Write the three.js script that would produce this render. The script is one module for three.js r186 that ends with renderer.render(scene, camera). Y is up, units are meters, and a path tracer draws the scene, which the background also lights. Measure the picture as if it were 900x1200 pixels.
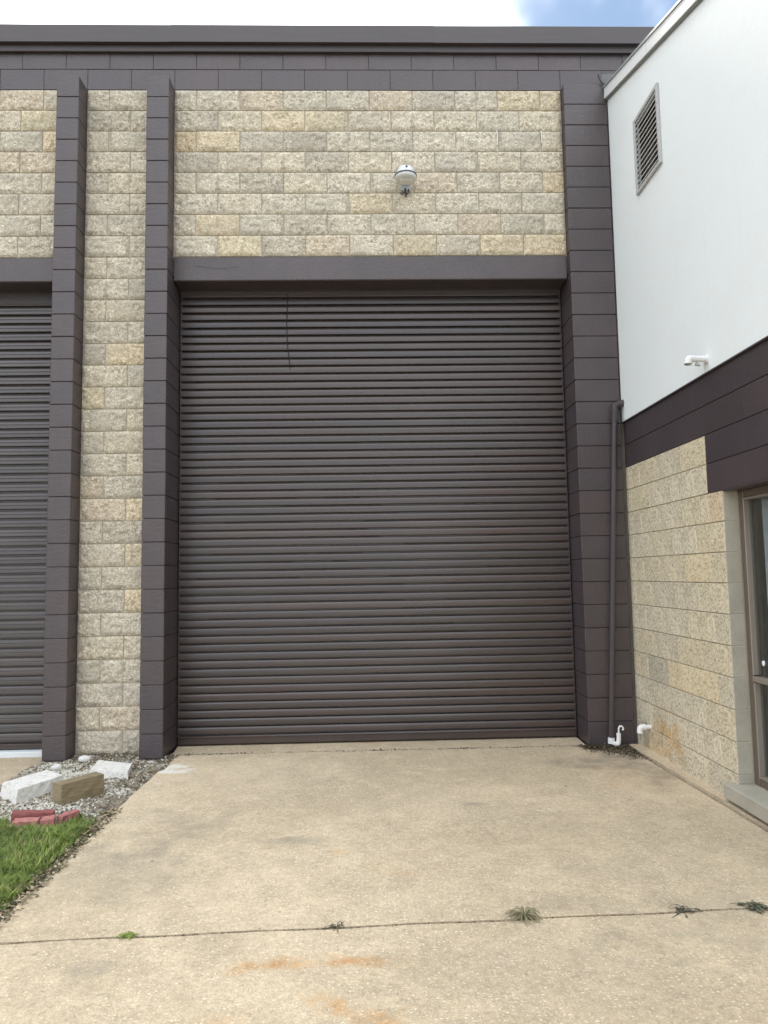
import * as THREE from 'three';
import { mergeGeometries, mergeVertices } from 'three/addons/utils/BufferGeometryUtils.js';

// ---------------------------------------------------------------- camera, sky, sun, exposure
const scene = new THREE.Scene();
const camera = new THREE.PerspectiveCamera(69.87, 0.75, 0.05, 900);
camera.position.set(1.7229, 1.5122, 6.5893);
camera.rotation.set(0.0857, -0.0276, -0.0166, 'YXZ');
camera.updateMatrixWorld();

const renderer = new THREE.WebGLRenderer({ antialias: true });
renderer.setSize(768, 1024);
renderer.toneMapping = THREE.LinearToneMapping;
renderer.toneMappingExposure = 2.1;
renderer.outputColorSpace = THREE.SRGBColorSpace;
renderer.shadowMap.enabled = true;

// repeatable random numbers and noise
function rng(seed) { let a = seed >>> 0; return () => { a = (a + 0x6D2B79F5) | 0; let t = Math.imul(a ^ (a >>> 15), 1 | a); t = (t + Math.imul(t ^ (t >>> 7), 61 | t)) ^ t; return ((t ^ (t >>> 14)) >>> 0) / 4294967296; }; }
const LAT = (() => { const r = rng(77), t = new Float32Array(65536); for (let i = 0; i < 65536; i++) t[i] = r(); return t; })();
function vn(x, y, p, s) {                       // value noise 0..1, repeating every p cells
  const xf = Math.floor(x), yf = Math.floor(y); let u = x - xf, v = y - yf;
  const x0 = ((xf % p) + p) % p, y0 = ((yf % p) + p) % p, x1 = (x0 + 1) % p, y1 = (y0 + 1) % p, o = s * 7919;
  u = u * u * (3 - 2 * u); v = v * v * (3 - 2 * v);
  const a = LAT[(x0 + y0 * 257 + o) & 65535], b = LAT[(x1 + y0 * 257 + o) & 65535], c = LAT[(x0 + y1 * 257 + o) & 65535], d = LAT[(x1 + y1 * 257 + o) & 65535];
  return a + (b - a) * u + (c - a) * v + (a - b - c + d) * u * v;
}
function fbm(x, y, p, s, oct = 4, gain = 0.5) { let f = 0, a = 1, n = 0; for (let i = 0; i < oct; i++) { f += a * vn(x, y, p, s + i); n += a; a *= gain; x *= 2; y *= 2; p *= 2; } return f / n; }
const sm = (a, b, x) => { const t = Math.min(1, Math.max(0, (x - a) / (b - a))); return t * t * (3 - 2 * t); };
const mix = (a, b, t) => a + (b - a) * t;
const mix3 = (a, b, t) => [mix(a[0], b[0], t), mix(a[1], b[1], t), mix(a[2], b[2], t)];

// bright broken cloud, clear blue in the gaps, whitest round the sun
const sunDir = new THREE.Vector3(-0.1217, 0.632, -0.765).normalize();
{
  const W = 1024, H = 512, data = new Float32Array(W * H * 4);
  for (let j = 0; j < H; j++) for (let i = 0; i < W; i++) {
    const th = ((j + 0.5) / H - 0.5) * Math.PI, ph = ((i + 0.5) / W - 0.5) * 2 * Math.PI;
    const x = Math.cos(ph) * Math.cos(th), y = Math.sin(th), z = Math.sin(ph) * Math.cos(th);
    const yy = Math.max(y, 0) + 0.22, cx = x / yy, cz = z / yy;
    const n = fbm(cx * 1.5 + 69.27, cz * 1.5 + 29.88, 256, 3, 6, 0.55) + 0.20 * (fbm(cx * 12 + 3, cz * 7 + 8, 256, 13, 5, 0.6) - 0.5);
    const mu = Math.max(-1, Math.min(1, x * sunDir.x + y * sunDir.y + z * sunDir.z));
    const glow = Math.exp(-(1 - mu) * 60);
    const cov = sm(0.38, 0.60, n + 0.2 * glow);
    const blue = mix3([0.38, 0.45, 0.54], [0.155, 0.235, 0.375], sm(0.0, 0.75, y));
    const cl = mix(1.10, 1.34, sm(0.45, 0.75, n)), g2 = 1.2 * glow;
    const c = mix3(blue, [cl * 0.965, cl, cl * 1.04], cov);
    const k = (j * W + i) * 4, low = sm(-0.1, 0.0, y);
    for (let q = 0; q < 3; q++) data[k + q] = mix(0.35, c[q] + g2 * [1, 0.98, 0.94][q], low);
    data[k + 3] = 1;
  }
  const sky = new THREE.DataTexture(data, W, H, THREE.RGBAFormat, THREE.FloatType);
  sky.mapping = THREE.EquirectangularReflectionMapping; sky.magFilter = THREE.LinearFilter; sky.minFilter = THREE.LinearFilter;
  sky.wrapS = THREE.RepeatWrapping; sky.needsUpdate = true;
  scene.background = sky; scene.environment = sky;
}
const sun = new THREE.DirectionalLight(0xfff2df, 1.5);
sun.position.copy(sunDir).multiplyScalar(40); sun.target.position.set(0, 0, 0);
sun.castShadow = true; sun.shadow.radius = 20; sun.shadow.mapSize.set(2048, 2048);
Object.assign(sun.shadow.camera, { left: -16, right: 16, top: 16, bottom: -16, near: 1, far: 90 });
scene.add(sun, sun.target);

// ---------------------------------------------------------------- helpers
const taken = {};
function numbered(n) { const k = taken[n] = (taken[n] ?? -1) + 1; return k ? `${n}_${String(k).padStart(3, '0')}` : n; }
function tag(o, label, category, group, kind) { o.userData.label = label; if (category) o.userData.category = category; if (group) o.userData.group = group; if (kind) o.userData.kind = kind; return o; }
function thing(name, label, category, pos = [0, 0, 0], group) { const g = new THREE.Group(); g.name = numbered(name); g.position.set(...pos); scene.add(g); return tag(g, label, category, group); }
function mesh(name, geo, mat, parent, pos) {
  const m = new THREE.Mesh(geo, mat); m.castShadow = m.receiveShadow = true;
  m.name = parent ? name : numbered(name); (parent || scene).add(m); if (pos) m.position.set(...pos); return m;
}
function part(name, parent) { const g = new THREE.Group(); g.name = name; parent.add(g); return g; }
function structure(name, geo, mat, label, pos) { const m = mesh(name, geo, mat, null, pos); m.userData.kind = 'structure'; m.userData.label = label; return m; }

// texture coordinates in metres on every face, by the way the face points
function uvMetres(g, ox = 0, oy = 0) {
  if (g.index) g = g.toNonIndexed();
  const p = g.attributes.position, n = p.count, uv = new Float32Array(n * 2);
  const a = new THREE.Vector3(), b = new THREE.Vector3(), c = new THREE.Vector3();
  for (let i = 0; i < n; i += 3) {
    a.fromBufferAttribute(p, i); b.fromBufferAttribute(p, i + 1); c.fromBufferAttribute(p, i + 2);
    const nx = Math.abs((b.y - a.y) * (c.z - a.z) - (b.z - a.z) * (c.y - a.y)), ny = Math.abs((b.z - a.z) * (c.x - a.x) - (b.x - a.x) * (c.z - a.z)), nz = Math.abs((b.x - a.x) * (c.y - a.y) - (b.y - a.y) * (c.x - a.x));
    for (let k = 0; k < 3; k++) {
      const x = p.getX(i + k), y = p.getY(i + k), z = p.getZ(i + k);
      let u, v; if (nx >= ny && nx >= nz) { u = z; v = y; } else if (ny >= nz) { u = x; v = -z; } else { u = x; v = y; }
      uv[(i + k) * 2] = u + ox; uv[(i + k) * 2 + 1] = v + oy;
    }
  }
  g.setAttribute('uv', new THREE.BufferAttribute(uv, 2)); return g;
}
// box with chamfered edges between two corners
function cbox(x0, x1, y0, y1, z0, z1, c = 0.003, ox = 0, oy = 0) {
  const C = [(x0 + x1) / 2, (y0 + y1) / 2, (z0 + z1) / 2], h = [(x1 - x0) / 2, (y1 - y0) / 2, (z1 - z0) / 2];
  const V = (s, ax) => [0, 1, 2].map(i => C[i] + s[i] * (h[i] - (i === ax ? 0 : c)));
  const pos = [];
  const poly = pts => {
    const m = [0, 1, 2].map(i => pts.reduce((q, p) => q + p[i], 0) / pts.length);
    const e1 = pts[1].map((q, i) => q - pts[0][i]), e2 = pts[2].map((q, i) => q - pts[0][i]);
    const nn = [e1[1] * e2[2] - e1[2] * e2[1], e1[2] * e2[0] - e1[0] * e2[2], e1[0] * e2[1] - e1[1] * e2[0]];
    const out = nn[0] * (m[0] - C[0]) + nn[1] * (m[1] - C[1]) + nn[2] * (m[2] - C[2]) > 0;
    if (!out) pts = pts.slice().reverse();
    for (let i = 1; i < pts.length - 1; i++) pos.push(...pts[0], ...pts[i], ...pts[i + 1]);
  };
  for (let ax = 0; ax < 3; ax++) for (const s of [-1, 1]) {
    const [b, d] = [(ax + 1) % 3, (ax + 2) % 3];
    const cor = (p, q) => { const t = [0, 0, 0]; t[ax] = s; t[b] = p; t[d] = q; return t; };
    poly([V(cor(-1, -1), ax), V(cor(1, -1), ax), V(cor(1, 1), ax), V(cor(-1, 1), ax)]);
  }
  for (let ax = 0; ax < 3; ax++) { const [b, d] = [(ax + 1) % 3, (ax + 2) % 3]; for (const p of [-1, 1]) for (const q of [-1, 1]) { const s0 = [0, 0, 0], s1 = [0, 0, 0]; s0[ax] = -1; s1[ax] = 1; s0[b] = s1[b] = p; s0[d] = s1[d] = q; poly([V(s0, b), V(s1, b), V(s1, d), V(s0, d)]); } }
  for (const a of [-1, 1]) for (const b of [-1, 1]) for (const d of [-1, 1]) poly([V([a, b, d], 0), V([a, b, d], 1), V([a, b, d], 2)]);
  const g = new THREE.BufferGeometry(); g.setAttribute('position', new THREE.Float32BufferAttribute(pos, 3)); g.computeVertexNormals();
  return uvMetres(g, ox, oy);
}
function extrude(shape, depth, opts = {}) { return new THREE.ExtrudeGeometry(shape, { depth, bevelEnabled: false, ...opts }); }
function poly(pts) { const s = new THREE.Shape(); pts.forEach(([x, y], i) => i ? s.lineTo(x, y) : s.moveTo(x, y)); s.closePath(); return s; }
function slabXZ(pts, y0, y1) { const g = extrude(poly(pts.map(([x, z]) => [x, -z])), y1 - y0); g.rotateX(-Math.PI / 2); g.translate(0, y0, 0); return uvMetres(g); }   // outline on the ground
function tube(pts, r, seg = 24, rad = 10) { return new THREE.TubeGeometry(new THREE.CatmullRomCurve3(pts.map(p => new THREE.Vector3(...p)), false, 'catmullrom', 0.2), seg, r, rad, false); }
function cyl(a, b, r0, r1 = r0, rad = 16) {
  const A = new THREE.Vector3(...a), B = new THREE.Vector3(...b), d = B.clone().sub(A), g = new THREE.CylinderGeometry(r1, r0, d.length(), rad);
  g.applyQuaternion(new THREE.Quaternion().setFromUnitVectors(new THREE.Vector3(0, 1, 0), d.clone().normalize())); g.translate((A.x + B.x) / 2, (A.y + B.y) / 2, (A.z + B.z) / 2); return g;
}

// ---------------------------------------------------------------- textures (linear albedo in, sRGB bytes out)
const toS = v => { v = Math.min(1, Math.max(0, v)); return 255 * (v <= 0.0031308 ? 12.92 * v : 1.055 * Math.pow(v, 1 / 2.4) - 0.055); };
const LUT = new Uint8Array(4097).map((_, i) => Math.round(toS(i / 4096)));
function colourTex(n, tile, fn) {
  const d = new Uint8Array(n * n * 4);
  for (let j = 0; j < n; j++) for (let i = 0; i < n; i++) { const c = fn(i / n, j / n), k = (j * n + i) * 4; for (let q = 0; q < 3; q++) d[k + q] = LUT[Math.min(4096, Math.max(0, c[q] * 4096 | 0))]; d[k + 3] = 255; }
  return finish(d, n, tile, true);
}
function greyTex(n, tile, fn) {
  const d = new Uint8Array(n * n * 4);
  for (let j = 0; j < n; j++) for (let i = 0; i < n; i++) { const k = (j * n + i) * 4; d[k] = d[k + 1] = d[k + 2] = Math.min(255, Math.max(0, fn(i / n, j / n) * 255)); d[k + 3] = 255; }
  return finish(d, n, tile, false);
}
function finish(d, n, tile, srgb) {
  const t = new THREE.DataTexture(d, n, n); t.wrapS = t.wrapT = THREE.RepeatWrapping; t.magFilter = THREE.LinearFilter; t.minFilter = THREE.LinearMipmapLinearFilter; t.generateMipmaps = true;
  if (srgb) t.colorSpace = THREE.SRGBColorSpace; t.repeat.set(1 / tile, 1 / tile); t.needsUpdate = true; return t;
}
const std = o => new THREE.MeshStandardMaterial({ roughness: 0.9, ...o });
const rgb = (r, g, b) => new THREE.Color().setRGB(r, g, b);

// split-face stone: tan with grey weathering flecks
function stoneColour(seed, light, mid, dark, grey) {
  return (u, v) => {
    const a = fbm(u * 96, v * 96, 96, seed, 3, 0.6), b = fbm(u * 24, v * 24, 24, seed + 9, 4), w = fbm(u * 9, v * 9, 9, seed + 17, 4), f = vn(u * 300, v * 300, 300, seed + 23);
    let c = mix3(mid, light, sm(0.42, 0.75, 0.6 * a + 0.4 * f));
    c = mix3(c, dark, 0.7 * sm(0.50, 0.30, a) * sm(0.3, 0.62, b));
    c = mix3(c, grey, 0.55 * sm(0.50, 0.68, w) * sm(0.3, 0.6, a + 0.15 * f));
    const k = 0.80 + 0.40 * f; return [c[0] * k, c[1] * k, c[2] * k];
  };
}
const stoneBump = greyTex(1024, 2, (u, v) => 0.65 * fbm(u * 90, v * 90, 90, 31, 3, 0.6) + 0.35 * vn(u * 340, v * 340, 340, 39));
const stoneTan = colourTex(1024, 2, stoneColour(5, [0.675, 0.615, 0.495], [0.515, 0.46, 0.36], [0.31, 0.27, 0.215], [0.435, 0.395, 0.325]));
const stoneYellow = colourTex(1024, 2, stoneColour(11, [0.71, 0.605, 0.435], [0.575, 0.475, 0.325], [0.34, 0.275, 0.19], [0.46, 0.40, 0.30]));
const stoneMat = (map, r, g, b) => std({ map, color: rgb(r, g, b), bumpMap: stoneBump, bumpScale: 0.010, roughness: 0.95 });
const STONE = {
  t: [stoneMat(stoneTan, 1, 1, 1), stoneMat(stoneTan, 0.95, 0.95, 0.95), stoneMat(stoneTan, 1, 0.985, 0.95), stoneMat(stoneTan, 0.92, 0.92, 0.93), stoneMat(stoneTan, 1, 0.985, 0.97)],
  d: [stoneMat(stoneTan, 0.85, 0.845, 0.845), stoneMat(stoneTan, 0.89, 0.885, 0.88)],
  p: [stoneMat(stoneTan, 1, 0.95, 0.91)],
  y: [stoneMat(stoneYellow, 1, 1, 1), stoneMat(stoneYellow, 0.98, 0.99, 1)],
  m: [stoneMat(stoneYellow, 0.96, 0.99, 1), stoneMat(stoneTan, 1, 0.955, 0.86)],
  o: [stoneMat(stoneYellow, 0.97, 0.94, 0.89)],
};
// exposed-aggregate block of the annex: small tan, cream and grey grains
function aggColour(seed, A, B, D) {
  return (u, v) => {
    const f = vn(u * 330, v * 330, 330, seed), g = vn(u * 170, v * 170, 170, seed + 3), w = fbm(u * 10, v * 10, 10, seed + 7, 4);
    let c = mix3(B, A, sm(0.35, 0.8, 0.5 * f + 0.5 * g)); c = mix3(c, D, 0.75 * sm(0.42, 0.26, 0.55 * g + 0.45 * f));
    const k = 0.84 + 0.32 * w; return [c[0] * k, c[1] * k, c[2] * k];
  };
}
const aggBump = greyTex(1024, 2, (u, v) => 0.5 * vn(u * 330, v * 330, 330, 51) + 0.5 * vn(u * 170, v * 170, 170, 54));
const aggTan = colourTex(1024, 2, aggColour(51, [0.73, 0.655, 0.505], [0.575, 0.505, 0.37], [0.34, 0.29, 0.21]));
const aggYellow = colourTex(1024, 2, aggColour(61, [0.76, 0.66, 0.455], [0.63, 0.52, 0.335], [0.39, 0.31, 0.20]));
// rust and mineral staining that has run over the lowest courses below the drain elbow
const aggRust = colourTex(1024, 2, (u, v) => { const c = aggColour(51, [0.73, 0.655, 0.505], [0.575, 0.505, 0.37], [0.34, 0.29, 0.21])(u, v), z = u * 2, y = v * 2; if (z > 1.9 || y > 0.9) return c; const w = fbm(u * 26, v * 26, 26, 71, 4), g = vn(u * 150, v * 150, 150, 75); const s = Math.max(sm(1.1, 0.2, Math.hypot((z - 0.80) / 0.34, (y - 0.20) / 0.24) + 1.6 * (w - 0.5)), 0.75 * sm(1.0, 0.2, Math.hypot((z - 0.5) / 0.3, (y - 0.06) / 0.16) + 1.6 * (w - 0.5))) * (0.5 + 0.6 * g), d = 0.5 * sm(1.0, 0.3, Math.hypot((z - 0.30) / 0.16, (y - 0.12) / 0.14) + 1.5 * (w - 0.5)); return mix3(mix3(c, [c[0] * 0.88, c[1] * 0.66, c[2] * 0.40], Math.min(0.9, s)), [0.22, 0.19, 0.14], d); });
const aggMat = (map, r, g, b) => std({ map, color: rgb(r, g, b), bumpMap: aggBump, bumpScale: 0.004, roughness: 0.95 });
const AGG = { t: [aggMat(aggTan, 1, 1, 1), aggMat(aggTan, 0.93, 0.93, 0.93), aggMat(aggTan, 1, 0.99, 0.95), aggMat(aggTan, 0.97, 0.95, 0.9)], g: [aggMat(aggTan, 0.78, 0.79, 0.80)], y: [aggMat(aggYellow, 1, 1, 1)], m: [aggMat(aggYellow, 0.92, 0.95, 1)], r: [aggMat(aggRust, 1, 1, 1)], p: [aggMat(aggTan, 1, 0.90, 0.82)] };

// dark brown masonry paint
const paintBump = greyTex(512, 0.6, (u, v) => 0.6 * fbm(u * 40, v * 40, 40, 81, 3) + 0.4 * vn(u * 160, v * 160, 160, 85));
const paintMap = colourTex(1024, 2.4, (u, v) => { const w = fbm(u * 7, v * 7, 7, 91, 5), s = fbm(u * 60, v * 6, 6, 95, 3), f = vn(u * 420, v * 420, 420, 97); const k = 0.72 + 0.38 * w + 0.14 * s + 0.08 * f; return [0.50 * k, 0.50 * k, 0.50 * k]; });
const gloss = o => new THREE.MeshPhysicalMaterial({ ior: 1.62, ...o });
const paint = (r, g, b, o = {}) => gloss({ map: paintMap, color: rgb(r * 2, g * 2, b * 2), bumpMap: paintBump, bumpScale: 0.0028, roughness: 0.42, ...o });
const BROWN = [paint(0.0580, 0.0435, 0.0465), paint(0.0550, 0.0425, 0.0460), paint(0.0605, 0.0440, 0.0465), paint(0.0560, 0.0435, 0.0480)];
const brownJoint = paint(0.056, 0.043, 0.047);
const lintelMat = paint(0.060, 0.046, 0.049, { roughness: 0.45 });
// roller door paint: faint lengthways streaks
const slatMap = colourTex(1024, 2.4, (u, v) => { const s = fbm(u * 5, v * 80, 5, 101, 3), w = fbm(u * 6, v * 6, 6, 105, 4), r = sm(0.55, 0.8, fbm(u * 4, v * 50, 4, 109, 3)); const k = 0.74 + 0.28 * s + 0.26 * w; return [0.5 * k * (1 + 0.09 * r), 0.5 * k * (1 - 0.02 * r), 0.5 * k * (1 - 0.03 * r)]; });
const slatMat = (r, g, b) => gloss({ map: slatMap, color: rgb(r * 2, g * 2, b * 2), roughness: 0.30, metalness: 0 });
const SLAT = [slatMat(0.054, 0.0385, 0.0355), slatMat(0.050, 0.037, 0.035), slatMat(0.059, 0.041, 0.037), slatMat(0.047, 0.0355, 0.034)];
const SLAT2 = [slatMat(0.066, 0.055, 0.054), slatMat(0.061, 0.052, 0.052)];
const copingMat = gloss({ map: slatMap, color: rgb(0.095, 0.074, 0.078), roughness: 0.5 });
// mortar
const mortarMap = colourTex(512, 1, (u, v) => { const f = fbm(u * 60, v * 60, 60, 121, 3), w = fbm(u * 8, v * 8, 8, 125, 4), k = 0.75 + 0.3 * f + 0.2 * w; return [0.46 * k, 0.42 * k, 0.34 * k]; });
const mortar = std({ map: mortarMap, roughness: 1 });
// stucco
const stuccoBump = greyTex(1024, 1.5, (u, v) => 0.6 * fbm(u * 60, v * 60, 60, 131, 4, 0.6) + 0.4 * fbm(u * 12, v * 12, 12, 137, 3));
const stuccoMap = colourTex(1024, 4, (u, v) => { const w = fbm(u * 8, v * 8, 8, 141, 5), s = fbm(u * 44, v * 5, 5, 147, 4), z = u * 4, y = v * 4, st = Math.max(sm(0.022, 0.004, Math.abs(z - 1.725 + 0.02 * (w - 0.5))), sm(0.014, 0.003, Math.abs(z - 1.765))) * sm(2.80, 2.93, y) * sm(2.945, 2.93, y) * (0.4 + s), k = 0.955 + 0.05 * w - 0.012 * sm(0.55, 0.75, s); return mix3([0.81 * k, 0.845 * k, 0.845 * k], [0.42, 0.41, 0.38], Math.min(0.6, 0.6 * st)); });
const stucco = std({ map: stuccoMap, bumpMap: stuccoBump, bumpScale: 0.0016, roughness: 0.85 });
const whiteTrim = std({ color: rgb(0.74, 0.75, 0.75), roughness: 0.65 });
// plain cast concrete for sill, reveal and footing
const castMap = colourTex(512, 1, (u, v) => { const f = vn(u * 200, v * 200, 200, 151), w = fbm(u * 7, v * 7, 7, 155, 5), k = 0.72 + 0.14 * f + 0.4 * w; return [0.40 * k, 0.375 * k, 0.305 * k]; });
const castBump = greyTex(512, 0.5, (u, v) => fbm(u * 70, v * 70, 70, 161, 3));
const cast = std({ map: castMap, bumpMap: castBump, bumpScale: 0.0015 });
const castPale = std({ map: castMap, color: rgb(1, 1, 1), bumpMap: castBump, bumpScale: 0.001 });

// driveway concrete: shell flecks, grime and the rust marks where they lie (u = x / 4.2, v = -z / 4.2)
const SP = 4.2;
const rust = [[1.376, 3.567, 0.26, 0.06, 1], [1.30, 3.60, 0.12, 0.05, 0.7], [1.527, 3.834, 0.11, 0.09, 1], [1.743, 3.57, 0.10, 0.035, 0.7], [1.573, 2.406, 0.10, 0.05, 0.5], [1.907, 2.74, 0.10, 0.035, 0.45], [1.78, 3.95, 0.09, 0.08, 0.8], [3.60, 1.05, 0.28, 0.22, 0.22], [2.0, 2.6, 0.35, 0.10, 0.16], [1.2, 3.95, 0.10, 0.06, 0.5]];
const grime = [[1.272, 2.214, 0.16, 0.06, 0.5], [0.478, 1.80, 0.32, 0.22, 0.35], [0.42, 2.55, 0.34, 0.40, 0.45], [0.62, 2.15, 0.3, 0.3, 0.3], [2.383, 1.643, 0.10, 0.03, 0.5], [2.9, 2.75, 0.45, 0.14, 0.28], [3.25, 3.45, 0.5, 0.2, 0.35], [3.55, 0.62, 0.42, 0.20, 0.75], [3.85, 0.85, 0.16, 0.45, 0.6], [2.55, 3.75, 0.5, 0.35, 0.2], [3.0, 3.15, 0.7, 0.12, 0.3], [1.0, 0.9, 0.7, 0.3, 0.18], [0.62, 3.55, 0.07, 0.05, 0.5]];
const concreteMap = colourTex(1536, SP, (u, v) => {
  const x = u * SP, z = (1 - v) * SP;
  const w = fbm(u * 6, v * 6, 6, 171, 6, 0.55), f = vn(u * 700, v * 700, 700, 175), g = fbm(u * 220, v * 220, 220, 177, 2), m = fbm(u * 40, v * 40, 40, 180, 4);
  let c = mix3([0.465, 0.378, 0.26], [0.59, 0.483, 0.338], sm(0.3, 0.72, 0.6 * w + 0.4 * m));
  const k = 0.70 + 0.30 * g + 0.28 * f; c = [c[0] * k, c[1] * k, c[2] * k];
  const dens = fbm(u * 9, v * 9, 9, 187, 2);
  for (const [n, o] of [[470, 0], [330, 4000], [200, 9000]]) { const X = u * n, Y = v * n, a = Math.floor(X), b = Math.floor(Y), h = LAT[(a * 131 + b * 2087 + o) & 65535]; if (h < 0.15 + 0.36 * (dens - 0.36)) { const h2 = LAT[(a * 577 + b * 911 + o) & 65535], rr = 0.16 + 0.2 * h2, dx = X - a - 0.5 + 0.25 * (h2 - 0.5), dy = Y - b - 0.5 - 0.2 * (h * 8 - 0.5); c = mix3(c, [0.82, 0.74, 0.60], (0.5 + 0.45 * h2) * sm(rr, rr * 0.5, Math.hypot(dx, dy * (0.7 + h2)))); } }
  c = mix3(c, [0.26, 0.21, 0.145], 0.5 * sm(0.13, 0.04, vn(u * 300, v * 300, 300, 189)));
  const wob = fbm(u * 26, v * 26, 26, 191, 5), wob2 = fbm(u * 60, v * 60, 60, 197, 3);
  for (const [gx, gz, rx, rz, a] of grime) { const d = Math.hypot((x - gx) / rx, (z - gz) / rz); if (d < 2.6) { const t = 0.75 * a * sm(1.4, 0.2, d + 2.6 * (wob - 0.5)) * (0.15 + 1.5 * wob2 * (0.5 + f)); c = mix3(c, [0.26, 0.225, 0.175], Math.min(0.9, t)); } }
  for (const [gx, gz, rx, rz, a] of rust) { const d = Math.hypot((x - gx) / rx, (z - gz) / rz); if (d < 2.6) { const t = 0.95 * a * sm(1.35, 0.2, d + 3.4 * (wob - 0.5)) * sm(0.25, 0.7, 0.5 * wob2 + 0.3 * g + 0.25 * f); c = mix3(c, [c[0] * 0.92, c[1] * 0.68, c[2] * 0.46], Math.min(0.85, t)); } }
  // spilt white lime by the pier corner
  const lx = (x - 0.16) / 0.15, lz = (z - 0.55) / 0.42, l = Math.hypot(lx, lz); c = mix3(c, [0.74, 0.72, 0.67], Math.min(0.85, 1.6 * wob2 * (0.4 + f)) * sm(0.62, 0.3, l * 0.75 + 2.6 * (wob - 0.42)));
  return c;
});
const concreteBump = greyTex(1024, 1.4, (u, v) => 0.5 * vn(u * 260, v * 260, 260, 201) + 0.5 * fbm(u * 60, v * 60, 60, 203, 4));
const concrete = std({ map: concreteMap, bumpMap: concreteBump, bumpScale: 0.003, roughness: 0.88 });
const soilMap = colourTex(1024, 2, (u, v) => {
  const a = fbm(u * 60, v * 60, 60, 211, 4, 0.6), w = fbm(u * 9, v * 9, 9, 215, 5), f = vn(u * 400, v * 400, 400, 219);
  let c = mix3([0.15, 0.125, 0.09], [0.34, 0.295, 0.225], sm(0.3, 0.7, a)); c = mix3(c, [0.60, 0.575, 0.52], 0.85 * sm(0.44, 0.56, w + 0.3 * (a - 0.5)));
  const k = 0.75 + 0.5 * f; return [c[0] * k, c[1] * k, c[2] * k];
});
const soilBump = greyTex(512, 1, (u, v) => fbm(u * 50, v * 50, 50, 221, 4, 0.6));
const soil = std({ map: soilMap, bumpMap: soilBump, bumpScale: 0.012, roughness: 1 });
const turfSoil = std({ map: colourTex(512, 2, (u, v) => { const a = fbm(u * 50, v * 50, 50, 231, 4), k = 0.6 + 0.8 * a; return [0.075 * k, 0.075 * k, 0.035 * k]; }), roughness: 1 });

// ---------------------------------------------------------------- ground and paving
const C = 0.2032, B = 0.4064, XW = 4.087;
structure('ground', uvMetres(new THREE.PlaneGeometry(600, 600).rotateX(-Math.PI / 2)), turfSoil, 'dark soil ground stretching away from the buildings', [0, -0.14, 0]);
{
  const r = rng(5);
  const edge = []; for (let z = 0.22; z <= 3.27; z += 0.05) edge.push([0.075 + 0.03 * (fbm(z * 2, 1, 64, 301, 4) - 0.5) * 2 + (z < 0.6 ? 0.03 : 0), z]);
  const drv = new THREE.Group(); drv.name = 'driveway'; drv.userData = { kind: 'structure', label: 'tan shell-flecked concrete driveway in front of the wide roller door' }; scene.add(drv);
  const jz = x => 3.335 - 0.034 * x + 0.004 * Math.sin(x * 9), far = [], near = [];
  const rx = z => XW - 0.045 - 0.055 * sm(2.4, 0.3, z) - 0.008 * vn(z * 4, 3, 64, 601);
  for (let x = 0.09; x <= 4.02; x += 0.06) { far.push([x, jz(x) - 0.006 - 0.005 * vn(x * 23, 2, 256, 305)]); near.push([x, jz(x) + 0.006 + 0.005 * vn(x * 23, 7, 256, 306)]); }
  const back = []; const side = []; for (let z = 3.1; z > 0.3; z -= 0.1) side.push([rx(z) - 0.016 - 0.006 * vn(z * 9, 1, 64, 605), z]);
  for (let x = 3.96; x >= 0.1; x -= 0.06) back.push([x, 0.10 + 0.02 * (fbm(x * 5, 3, 128, 309, 3) - 0.5) + (x > 3.5 ? 0.16 * sm(3.5, 3.66, x) : 0)]);
  mesh('slab', slabXZ([...edge.filter(e => e[1] < 3.30), ...far, ...side, ...back], -0.12, 0), concrete, drv);
  const e2 = []; for (let z = 11; z >= 3.36; z -= 0.1) e2.push([0.09 + 0.03 * (fbm(z * 2, 1, 64, 301, 4) - 0.5), z]);
  mesh('slab', slabXZ([...near, [4.03, 11], ...e2], -0.12, 0), concrete, drv);
  // worn threshold strip under the door
  const strip = [[0.004, -0.3], [3.653, -0.3]]; for (let x = 3.64; x >= 0.01; x -= 0.05) strip.push([x, 0.078 + 0.022 * (fbm(x * 5, 3, 128, 309, 3) - 0.5) - 0.034 * vn(x * 13, 4, 128, 311)]);
  mesh('threshold_strip', slabXZ(strip, -0.12, -0.003), concrete, drv);
  const ld = new THREE.Group(); ld.name = 'side_driveway'; ld.userData = { kind: 'structure', label: 'concrete driveway in front of the neighbouring roller door' }; scene.add(ld);
  const le = []; for (let z = 0.2; z <= 11; z += 0.12) le.push([-0.93 - 0.05 * fbm(z * 3, 5, 64, 315, 3), z]);
  mesh('slab', slabXZ([[-5.2, -0.15], [-1.05, -0.15], ...le, [-5.2, 11]], -0.12, -0.045), concrete, ld);
  mesh('painted_sill', cbox(-4.66, -1.02, -0.12, 0.0, -0.3, -0.155, 0.006), std({ color: rgb(0.66, 0.70, 0.72), roughness: 0.7 }), ld);
  // uneven bed of dirt between the drives
  const g = new THREE.PlaneGeometry(1.16, 11.2, 70, 560); g.rotateX(-Math.PI / 2); g.translate(-0.46, 0, 5.5);
  const p = g.attributes.position;
  for (let i = 0; i < p.count; i++) { const x = p.getX(i), z = p.getZ(i); const e = sm(0.12, -0.06, x); p.setY(i, -0.045 + 0.035 * e + 0.05 * (fbm(x * 9 + 20, z * 9, 256, 321, 4) - 0.5) * e); }
  g.computeVertexNormals(); structure('dirt_bed', uvMetres(g), soil, 'bare dirt bed with pale lime patches between the two driveways').material = soil;
}

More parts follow.
